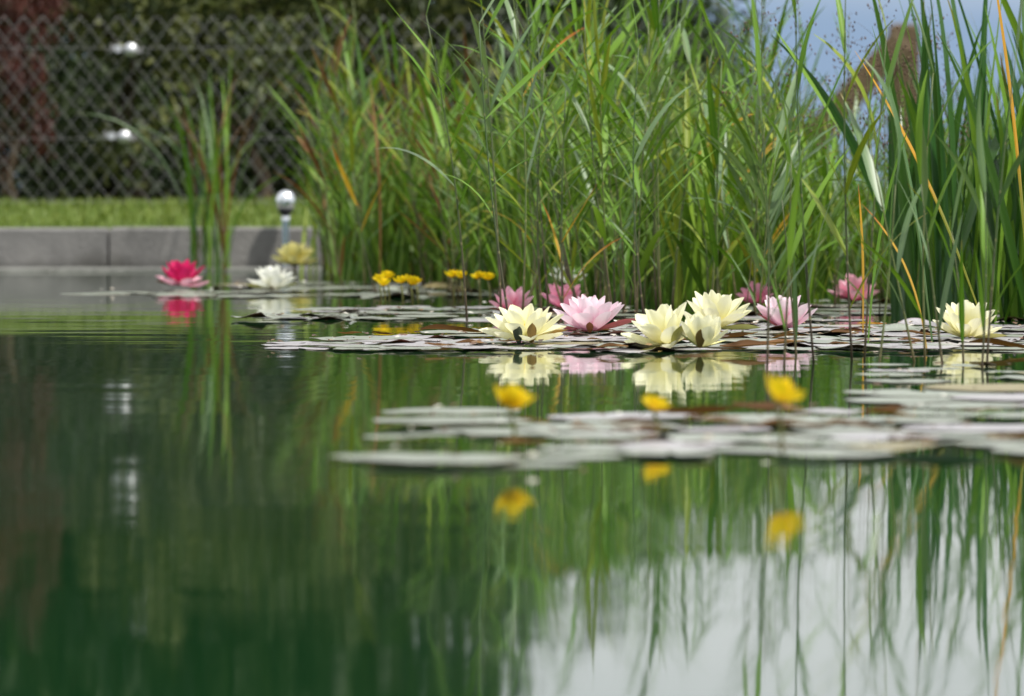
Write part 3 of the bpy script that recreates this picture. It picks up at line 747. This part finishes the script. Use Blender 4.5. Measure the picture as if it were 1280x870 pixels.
for x, yf, yw, wpx, lab, tl in YEL:
    q = random.Random(x); d = dist(yw); zf = zat(yf, d); Ln = wpx * d / F / 2 * (1.25 if yf > 450 else 1.4)
    root = thing('yellow_pond_flower', lab, 'yellow flower', at(x, yw, 0), 0, 'yellow pond flowers')
    zb = zf - Ln * .45
    mb = MB(); tube(mb, [Vector((.006, .01, -.05)), Vector((.004, .004, zb * .5)), Vector((0, 0, zb))], [.0022, .002, .0022], 6); new('stalk', mb.mesh('stalk', STALK), root)
    hd = new('blossom', None, root, (0, 0, zb), (R(-10), tl, 0))
    for k in range(5):
        az = q.uniform(-.2, .2) + k * 1.257 + x; p = new('petal', q.choice(YP), hd, (.08 * Ln * math.cos(az), .08 * Ln * math.sin(az), 0), (0, -R(q.uniform(28, 58)), az), Ln * 1.15, PET['yellow'])
    for k in range(5):
        az = q.uniform(-.2, .2) + k * 1.257 + x + .6; p = new('petal', q.choice(YP), hd, (.06 * Ln * math.cos(az), .06 * Ln * math.sin(az), .02 * Ln), (0, -R(q.uniform(58, 74)), az), Ln * .95, PET['yellow'])
    mb = MB(); lathe(mb, [(.0, -.06 * Ln), (.16 * Ln, 0.0), (.2 * Ln, .15 * Ln), (.12 * Ln, .34 * Ln), (0, .38 * Ln)], 10); new('flower_centre', mb.mesh('flower_centre', STAM), hd)

# ------------------------------------------------------------------ reeds
def leaf_variants(mat_name, k, el):
    res = []
    for i in range(k):
        mb = MB(); blade(mb, I4, 1.0, rnd.uniform(.052, .078), R(rnd.uniform(*el)), R(rnd.uniform(-4, 40) if rnd.random() < .8 else rnd.uniform(40, 80)), fold=rnd.uniform(.15, .45), twist=rnd.uniform(-.9, .9), n=8, pw=rnd.uniform(1, 2.2), r=rnd.random() * .5, side=rnd.uniform(-.25, .25), base=.35, mx=.25)
        res.append(mb.mesh('leaf', REED))
    return res
LEAFV = leaf_variants('leaf', 18, (42, 74)); LEAFS = leaf_variants('leaf', 12, (66, 84))
class Stem:
    def __init__(s, seed, h):
        q = random.Random(seed); s.h = h; s.lean = q.gauss(-.05, .06); s.leany = q.gauss(0, .04); s.bow = q.gauss(0, .035); s.q = q
    def at(s, t): return Vector(((s.lean * t + s.bow * math.sin(math.pi * t)) * s.h, s.leany * t * t * s.h, s.h * t - .03 * (1 - t)))
    def mesh(s, r, mat):
        mb = MB(); n = 8
        tube(mb, [s.at(i / n) for i in range(n + 1)], [r * (1 - .62 * i / n) for i in range(n + 1)], 6); return mb.mesh('stem', mat)
def reed(px, yw, h, lab, group, leaf_mats, r=.0030, nl=6, lean=None, lo=.3, size=(.15, .26), seed=None, joined=False, stem_mat_=None, bow=None, steep=False):
    sd = seed if seed is not None else rnd.randrange(10 ** 6)
    st = Stem(sd, h); q = random.Random(sd + 5)
    if lean is not None: st.lean = lean
    if bow is not None: st.bow = bow
    root = thing('reed', lab, 'reed', at(px, yw), 0, group)
    new('stem', st.mesh(r, stem_mat_ or STEM), root)
    flip = q.choice((0, 1)); base_az = q.gauss(0, .5)
    mb = MB()
    for k in range(nl):
        t = lo + (1 - lo) * (k + q.uniform(0, .5)) / (nl - .3); t = min(t, 1.0)
        az = base_az + (math.pi if (k + flip) % 2 else 0) + q.gauss(0, .45)
        ln = q.uniform(*size) * (1 - .25 * abs(t - .6))
        if k == nl - 1: t = 1.0
        pos = st.at(t)
        up = (t > .9)
        if joined:
            M = Matrix.Translation(pos) @ rotz(az)
            blade(mb, M, ln, ln * q.uniform(.045, .07), R(q.uniform(72, 86) if up else q.uniform(46, 74)), R(q.uniform(-4, 42)), fold=.3, twist=q.uniform(-.8, .8), n=6, pw=q.uniform(1, 2), side=q.uniform(-.3, .3), base=.35)
        else:
            o = new('leaf', q.choice(LEAFS if steep else LEAFV), root, pos, (q.gauss(0, .1), -R(q.uniform(8, 22)) if up else q.gauss(0, .12), az), ln, q.choice(leaf_mats))
    if joined: new('leaves', mb.mesh('leaves', q.choice(leaf_mats)), root)
    return root
GREENS = [REED, REED, REEDB, REEDB, REEDY]
colour_word = {}
# (a) sharp reeds standing among the flowering pads: by hand  (x, waterline row, top row, lean px at top, label)
HAND = [
 (585, 402, 20, -52, 'slender reed with thin dark stem left of the two-sepal cream lily'),
 (628, 404, -40, -30, 'leftmost tall dark-stemmed reed rising over the two-sepal cream lily'),
 (641, 412, 30, -42, 'second dark reed stem rising behind the two-sepal cream lily'),
 (652, 402, -80, -20, 'brown-stemmed tall reed between the cream and pale pink lilies'),
 (688, 396, -60, -34, 'tall reed crossing left behind the pale pink lily'),
 (720, 390, -90, -70, 'long reed bending left from behind the pale pink lily'),
 (770, 398, 10, -40, 'upright reed right of the pale pink lily'),
 (808, 404, 60, -10, 'straight thin reed behind the left-leaning cream lily'),
 (826, 396, -40, 0, 'upright brownish reed between the cream trio and the pale pink lily'),
 (958, 462, 120, -8, 'reed with dark stem crossing the left petals of the cup-shaped pink lily'),
 (979, 458, 200, 10, 'short broad-leaved reed in the middle of the cup-shaped pink lily'),
 (1019, 452, -60, -26, 'tall dark-stemmed reed just right of the cup-shaped pink lily'),
 (997, 444, 250, -20, 'low reed with one leaf crossing the right petals of the cup-shaped pink lily'),
 (1066, 450, -30, -10, 'tall yellow-green reed in front of the rose pink lily'),
 (1079, 450, 40, 30, 'reed with bright leaves just right of the yellow-green reed'),
 (1096, 456, 230, 24, 'reddish-stemmed short reed right of the rose pink lily'),
 (1148, 452, 180, -60, 'brown-based reed left of the lone cream lily'),
 (1157, 452, 90, 10, 'upright green reed beside the brown-based one, left of the lone cream lily'),
 (1181, 454, 230, -30, 'thin reed at the left edge of the lone cream lily'),
 (1205, 452, 290, -14, 'green-leaved short reed crossing the middle of the lone cream lily'),
 (1226, 460, 240, 6, 'pair-leaved reed crossing the right side of the lone cream lily'),
 (1232, 458, 60, 40, 'taller reed leaning right over the lone cream lily'),
]
for i, (x, yw, yt, lp, lab) in enumerate(HAND):
    d = dist(yw); h = zat(yt, d); lean = (lp * d / F) / h
    front = yw > 440
    mats = [REEDY, REEDY, REED] if ('yellow-green' in lab or 'bright' in lab) else [REED, REEDB, REED]
    reed(x, yw, h, lab, 'reeds standing among the flowering pads', mats, .0021 if front else .0025, max(3, int(h / .085)), lean, .16 if front else .36, (.14, .25) if front else (.16, .25), seed=300 + i, steep=front, bow=rnd.gauss(0, .02), stem_mat_=STEMG if 'reddish' in lab or 'brown' in lab else STEM)

# (b) reeds of the thicket: near rank leaf by leaf, deeper ranks with joined leaves
def height(px, d):
    zt = .59 + .14 * noise.noise(Vector((px * .011, d, 3)))
    return zt
reed_list = []
for i in range(78):
    px = rnd.uniform(555, 1010); yw = rnd.uniform(376, 398) if px > 632 else rnd.uniform(362, 376)
    reed_list.append((px, yw, False))
for i in range(150):
    px = rnd.choice((rnd.uniform(405, 600), rnd.uniform(560, 1010), rnd.uniform(640, 1000))); yw = rnd.uniform(346, 360) if px < 560 else rnd.uniform(348, 374)
    reed_list.append((px, yw, True))
for i in range(22):
    reed_list.append((rnd.uniform(1000, 1150), rnd.uniform(362, 385), True))
tall_from = len(reed_list)
for i in range(9): reed_list.append((890 + i * 15, rnd.uniform(358, 372), True))
for ri, (px, yw, far) in enumerate(reed_list):
    d = dist(yw)
    h = height(px, d) * (rnd.uniform(.7, 1.12) if ri < tall_from else 1.5)
    if rnd.random() < .13: h *= 1.35
    if px < 520: h *= .95
    elif px < 720: h *= .82
    if px > 1000: h *= .5
    elif px > 880: h *= .8
    brownish = px < 575 and rnd.random() < .6
    mats = [BROWN, BROWN, BROWN, BROWN, REEDY] if brownish and rnd.random() < .5 else [REED, REEDY, THICK] if brownish else [REED, REED, REEDB, REEDY, THICK]
    mt = rnd.choice(mats)
    nm = {REED: 'green', REEDB: 'bluish green', REEDY: 'yellow-green', THICK: 'grassy green', BROWN: 'dry brown', ORANGE: 'orange withered'}[mt]
    sz = 'tall' if h > .72 else 'low' if h < .5 else 'mid-height'
    lean = rnd.gauss(-.06, .09); ln_ = 'leaning left' if lean < -.1 else 'leaning right' if lean > .04 else 'upright'
    lab = f"{sz} {nm} reed {ln_} {where(px, yw)}"
    reed(px, yw, h, lab, 'reeds of the blurred back thicket' if far else 'reeds of the near thicket', [mt] if far else [mt, mt, rnd.choice(mats)] + ([ORANGE] if rnd.random() < .09 else []), rnd.uniform(.0022, .0034), rnd.randint(7, 11), lean, rnd.uniform(.06, .26), (.15, .27), joined=far, stem_mat_=rnd.choice((STEM, STEMG, STEMG)))

# (c) blade clumps: sedges and rushes, each blade a part
BLV = []
for i in range(14):
    mb = MB(); blade(mb, I4, 1.0, 1.0, R(90), R(0), n=2); BLV.append(None)
def clump(px, yw, nb, hr, wr, mats, spread, lab, group, droop=(5, 45), seed=1, name='sedge_clump', cat='sedge', rad=.05, dirx=0.0):
    q = random.Random(seed); root = thing(name, lab, cat, at(px, yw), 0, group)
    for k in range(nb):
        a = q.uniform(0, 6.28); out_ = min(.36, abs(q.gauss(0, spread))); Ln = q.uniform(*hr)
        mb = MB(); blade(mb, I4, Ln, q.uniform(*wr), R(90) - out_, R(q.uniform(*droop)), fold=q.uniform(.2, .5), twist=q.uniform(-.9, .9), n=11, pw=q.uniform(1.6, 3), r=q.random(), base=.55, mx=.35)
        mt = q.choice(mats)
        az = a if not dirx else q.gauss(0 if dirx > 0 else math.pi, .9)
        rr = rad * q.random() ** .5; b = q.uniform(0, 6.28)
        new('blade', mb.mesh('blade', mt), root, (rr * math.cos(b), rr * math.sin(b), -.03), (0, 0, az))
    return root
for i, (px, yw, hh_) in enumerate([(1146, 394, .75), (1172, 399, .95), (1200, 396, .9), (1224, 401, .9), (1248, 397, .92), (1272, 402, .95), (1297, 398, 1.0), (1322, 402, 1.0), (1350, 399, 1.0)]):
    words = ['leftmost dark green sedge clump behind the lone cream lily', 'dark sedge clump rising left behind the lone cream lily', 'dense dark sedge clump directly behind the lone cream lily', 'tall sedge clump rising right behind the lone cream lily',
             'tall dark sedge clump near the right edge behind the lone cream lily', 'tall dark sedge clump cut by the right edge of the view', 'sedge clump just beyond the right edge', 'second sedge clump beyond the right edge', 'outermost sedge clump beyond the right edge'][i]
    clump(px, yw, 10, (hh_ * .5, hh_), (.017, .029), [SEDGE, SEDGE, SEDGE, REED], .2, words, 'dark sedge clumps at right', (2, 38), 40 + i, rad=.07)
for i, (px, yw) in enumerate([(872, 388), (902, 384), (920, 376), (966, 377), (984, 386), (1002, 380)]):
    words = ['leftmost bright green grass clump behind the raised cream lily', 'bright arching grass clump behind the small pink lily', 'tall bright grass clump right behind the small pink lily', 'bright grass clump deeper behind the small pink lily', 'bright green grass clump behind the cup-shaped pink lily', 'rightmost bright grass clump left of the rose pink lily'][i]
    clump(px, yw, 15, (.3, .55), (.012, .02), [LIME, LIME, REED, LIME, REEDY], .22, words, 'bright grass clumps in the thicket', (4, 48), 60 + i, 'grass_clump', 'grass clump', rad=.06)
clump(262, 339, 34, (.45, .82), (.008, .013), [REEDB, REED, REEDB, SEDGE, THICK, BROWN], .17, 'lone blurred sedge tuft with arching tips standing before the grey wall', 'lone sedge tufts', (15, 105), 80, rad=.07)
for i, (px, yw) in enumerate([(392, 341), (428, 346), (462, 352), (498, 350), (536, 354), (575, 356)]):
    words = ['thin sedge clump right of the pale yellow lily', 'green sedge clump at the left edge of the reeds', 'brownish sedge clump behind the yellow cluster', 'rusty sedge clump right behind the yellow cluster', 'brown and green sedge clump left of the yellow pair', 'brown sedge clump behind the yellow pair'][i]
    clump(px, yw, 7 if i == 0 else 14, (.25, .6), (.010, .018), [REED, THICK, REEDY] if i < 2 else [REED, BROWN, THICK, BROWN, REED], .2, words, 'sedge clumps at the left end of the thicket', (5, 60), 90 + i, rad=.07)

# (d) single withered leaves that stand out
def stray(px, yw, y_top, lean_px, wid, mat, lab, droop=10, bow=0, seed=0, z_from=0.0):
    d = dist(yw); dz = zat(y_top, d) - z_from; dx = lean_px * d / F; Ln = math.hypot(dx, dz) * 1.03; wid *= 1.55
    mb = MB(); el = math.atan2(dz, abs(dx)); blade(mb, I4, Ln, wid, el + R(droop) * .45, R(droop), fold=.35, twist=.5, n=12, pw=1.3, r=.2, base=.6, mx=.4)
    o = thing('withered_blade', lab, 'reed blade', at(px, yw, z_from - .02), 0 if dx > 0 else math.pi, 'withered blades', mb.mesh('withered_blade', mat))
stray(1238, 418, 62, -170, .015, HALF, 'long orange blade slanting across the blue gap at right', 14)
stray(1290, 424, -90, -60, .016, HALF, 'orange and green blade at the top right corner', 6)
reed(474, 368, zat(215, dist(368)), 'reed with orange-yellow tip leaf at the left end of the thicket', 'reeds of the near thicket', [ORANGE, REEDY], nl=3, lean=-.22, size=(.2, .26), seed=21, lo=.5)
stray(1078, 420, 222, -6, .012, ORANGE, 'short upright orange blade behind the yellow-green reed', 4)
stray(1160, 440, 245, -90, .009, ORANGE, 'thin tan blade arching left before the dark sedges', 40)
stray(474, 360, 95, -14, .015, BROWN, 'rusty brown blade near the left end of the thicket', 8)
stray(1166, 430, 30, -78, .016, SEDGE, 'broad dark green blade leaning left in front of the dark sedges', 10)
stray(1085, 432, 150, 55, .014, REED, 'green blade leaning right across the blue gap', 16)

# (e) airy seed heads in the blue gap
m = Mat('seed_head_brown'); SEEDM = m.out(m.pbr(m.mix(m.rand(), c4((.05, .03, .025)), c4((.16, .10, .07))), .7, .2))
def panicle(px, yw, y_top, lab, seed, lean):
    q = random.Random(seed); d = dist(yw); h = zat(y_top, d); root = thing('panicle_grass', lab, 'grass', at(px, yw), 0, 'airy seed-head grasses in the blue gap')
    st = Stem(seed, h); st.lean = lean; st.bow = .02
    new('stem', st.mesh(.0014, STEMG), root)
    mb = MB()
    for k in range(34):
        t = q.uniform(.5, 1.0); b = st.at(t); a = q.uniform(0, 6.28); l = (1.12 - t) * .22 * q.uniform(.4, 1)
        e = b + Vector((math.cos(a), math.sin(a), q.uniform(.3, .9))) * l
        mid = (b + e) / 2 + Vector((0, 0, .006)); tube(mb, [b, mid, e], [.0005, .0004, .0003], 3)
        for j in range(3):
            c = e + Vector((q.gauss(0, .008), q.gauss(0, .008), q.gauss(0, .008))); rr = q.uniform(.0012, .0022)
            tube(mb, [c - Vector((0, 0, rr * 1.6)), c, c + Vector((0, 0, rr * 1.6))], [rr * .4, rr, rr * .4], 5)
    s = new('seed_head', mb.mesh('seed_head', SEEDM), root); s['kind'] = 'stuff'
for i, (px, yt, lean, lab) in enumerate([(1040, 20, .05, 'leftmost airy seed-head grass in the blue gap'), (1075, 60, .02, 'airy seed-head grass behind the yellow-green reed'), (1098, -10, .0, 'tallest airy seed-head grass in the blue gap'),
        (1118, 70, .06, 'airy seed-head grass right of the tallest one'), (1140, 15, .06, 'airy seed-head grass before the brown wooden post'), (1172, 40, .04, 'rightmost airy seed-head grass beside the dark sedges'), (930, -20, .05, 'airy seed-head grass above the bright grass clumps'), (1128, 60, -.02, 'airy seed-head grass over the slanting wooden brace'), (1155, 90, -.01, 'low airy seed-head grass right of the brown wooden post'), (985, 10, .03, 'airy seed-head grass at the left edge of the blue gap')]):
    panicle(px, rnd.uniform(384, 398), yt, lab, 500 + i, lean)

# (f) fine grasses that fill the thicket
mb = MB()
def fill(n, x0, x1, y0, y1, h0, h1, w0, w1):
    for i in range(n):
        px = rnd.uniform(x0, x1); yw = HOR + H * F / rnd.uniform(dist(y1), dist(y0)); p = at(px, yw)
        h = rnd.uniform(h0, h1) * (1 + .25 * noise.noise(Vector((px * .012, yw * .05, 0))))
        blade(mb, Matrix.Translation(p + Vector((0, 0, -.02))) @ rotz(rnd.uniform(0, 6.28)), h, rnd.uniform(w0, w1), R(90 - abs(rnd.gauss(0, 13))), R(rnd.uniform(2, 45)), fold=.3, twist=rnd.uniform(-1, 1), n=6, pw=rnd.uniform(1.2, 2.5), base=.6)
fill(2200, 640, 1015, 346, 378, .22, .6, .005, .011)
fill(300, 580, 640, 346, 366, .22, .5, .005, .010)
fill(650, 640, 1010, 366, 384, .12, .36, .006, .012)
fill(420, 420, 590, 344, 358, .18, .5, .008, .015)
fill(600, 1000, 1160, 346, 370, .08, .27, .005, .010)
fill(800, 1120, 1420, 350, 392, .22, .6, .008, .014)
kind(new('thicket_grass', mb.mesh('thicket_grass', THICK)), 'stuff')

# ------------------------------------------------------------------ things that would share a label are told apart by their place
by = {}
for o in C.objects:
    if o.parent is None and 'category' in o: by.setdefault(o['label'], []).append(o)
NUM = ['second', 'third', 'fourth', 'fifth', 'sixth', 'seventh', 'eighth', 'ninth']
for lab, os_ in by.items():
    if len(os_) < 2: continue
    os_.sort(key=lambda o: o.location.x / o.location.y)
    for i, o in enumerate(os_):
        o['label'] = lab + (', leftmost' if i == 0 else ', rightmost' if i == len(os_) - 1 else f', {NUM[i - 1]} from left')
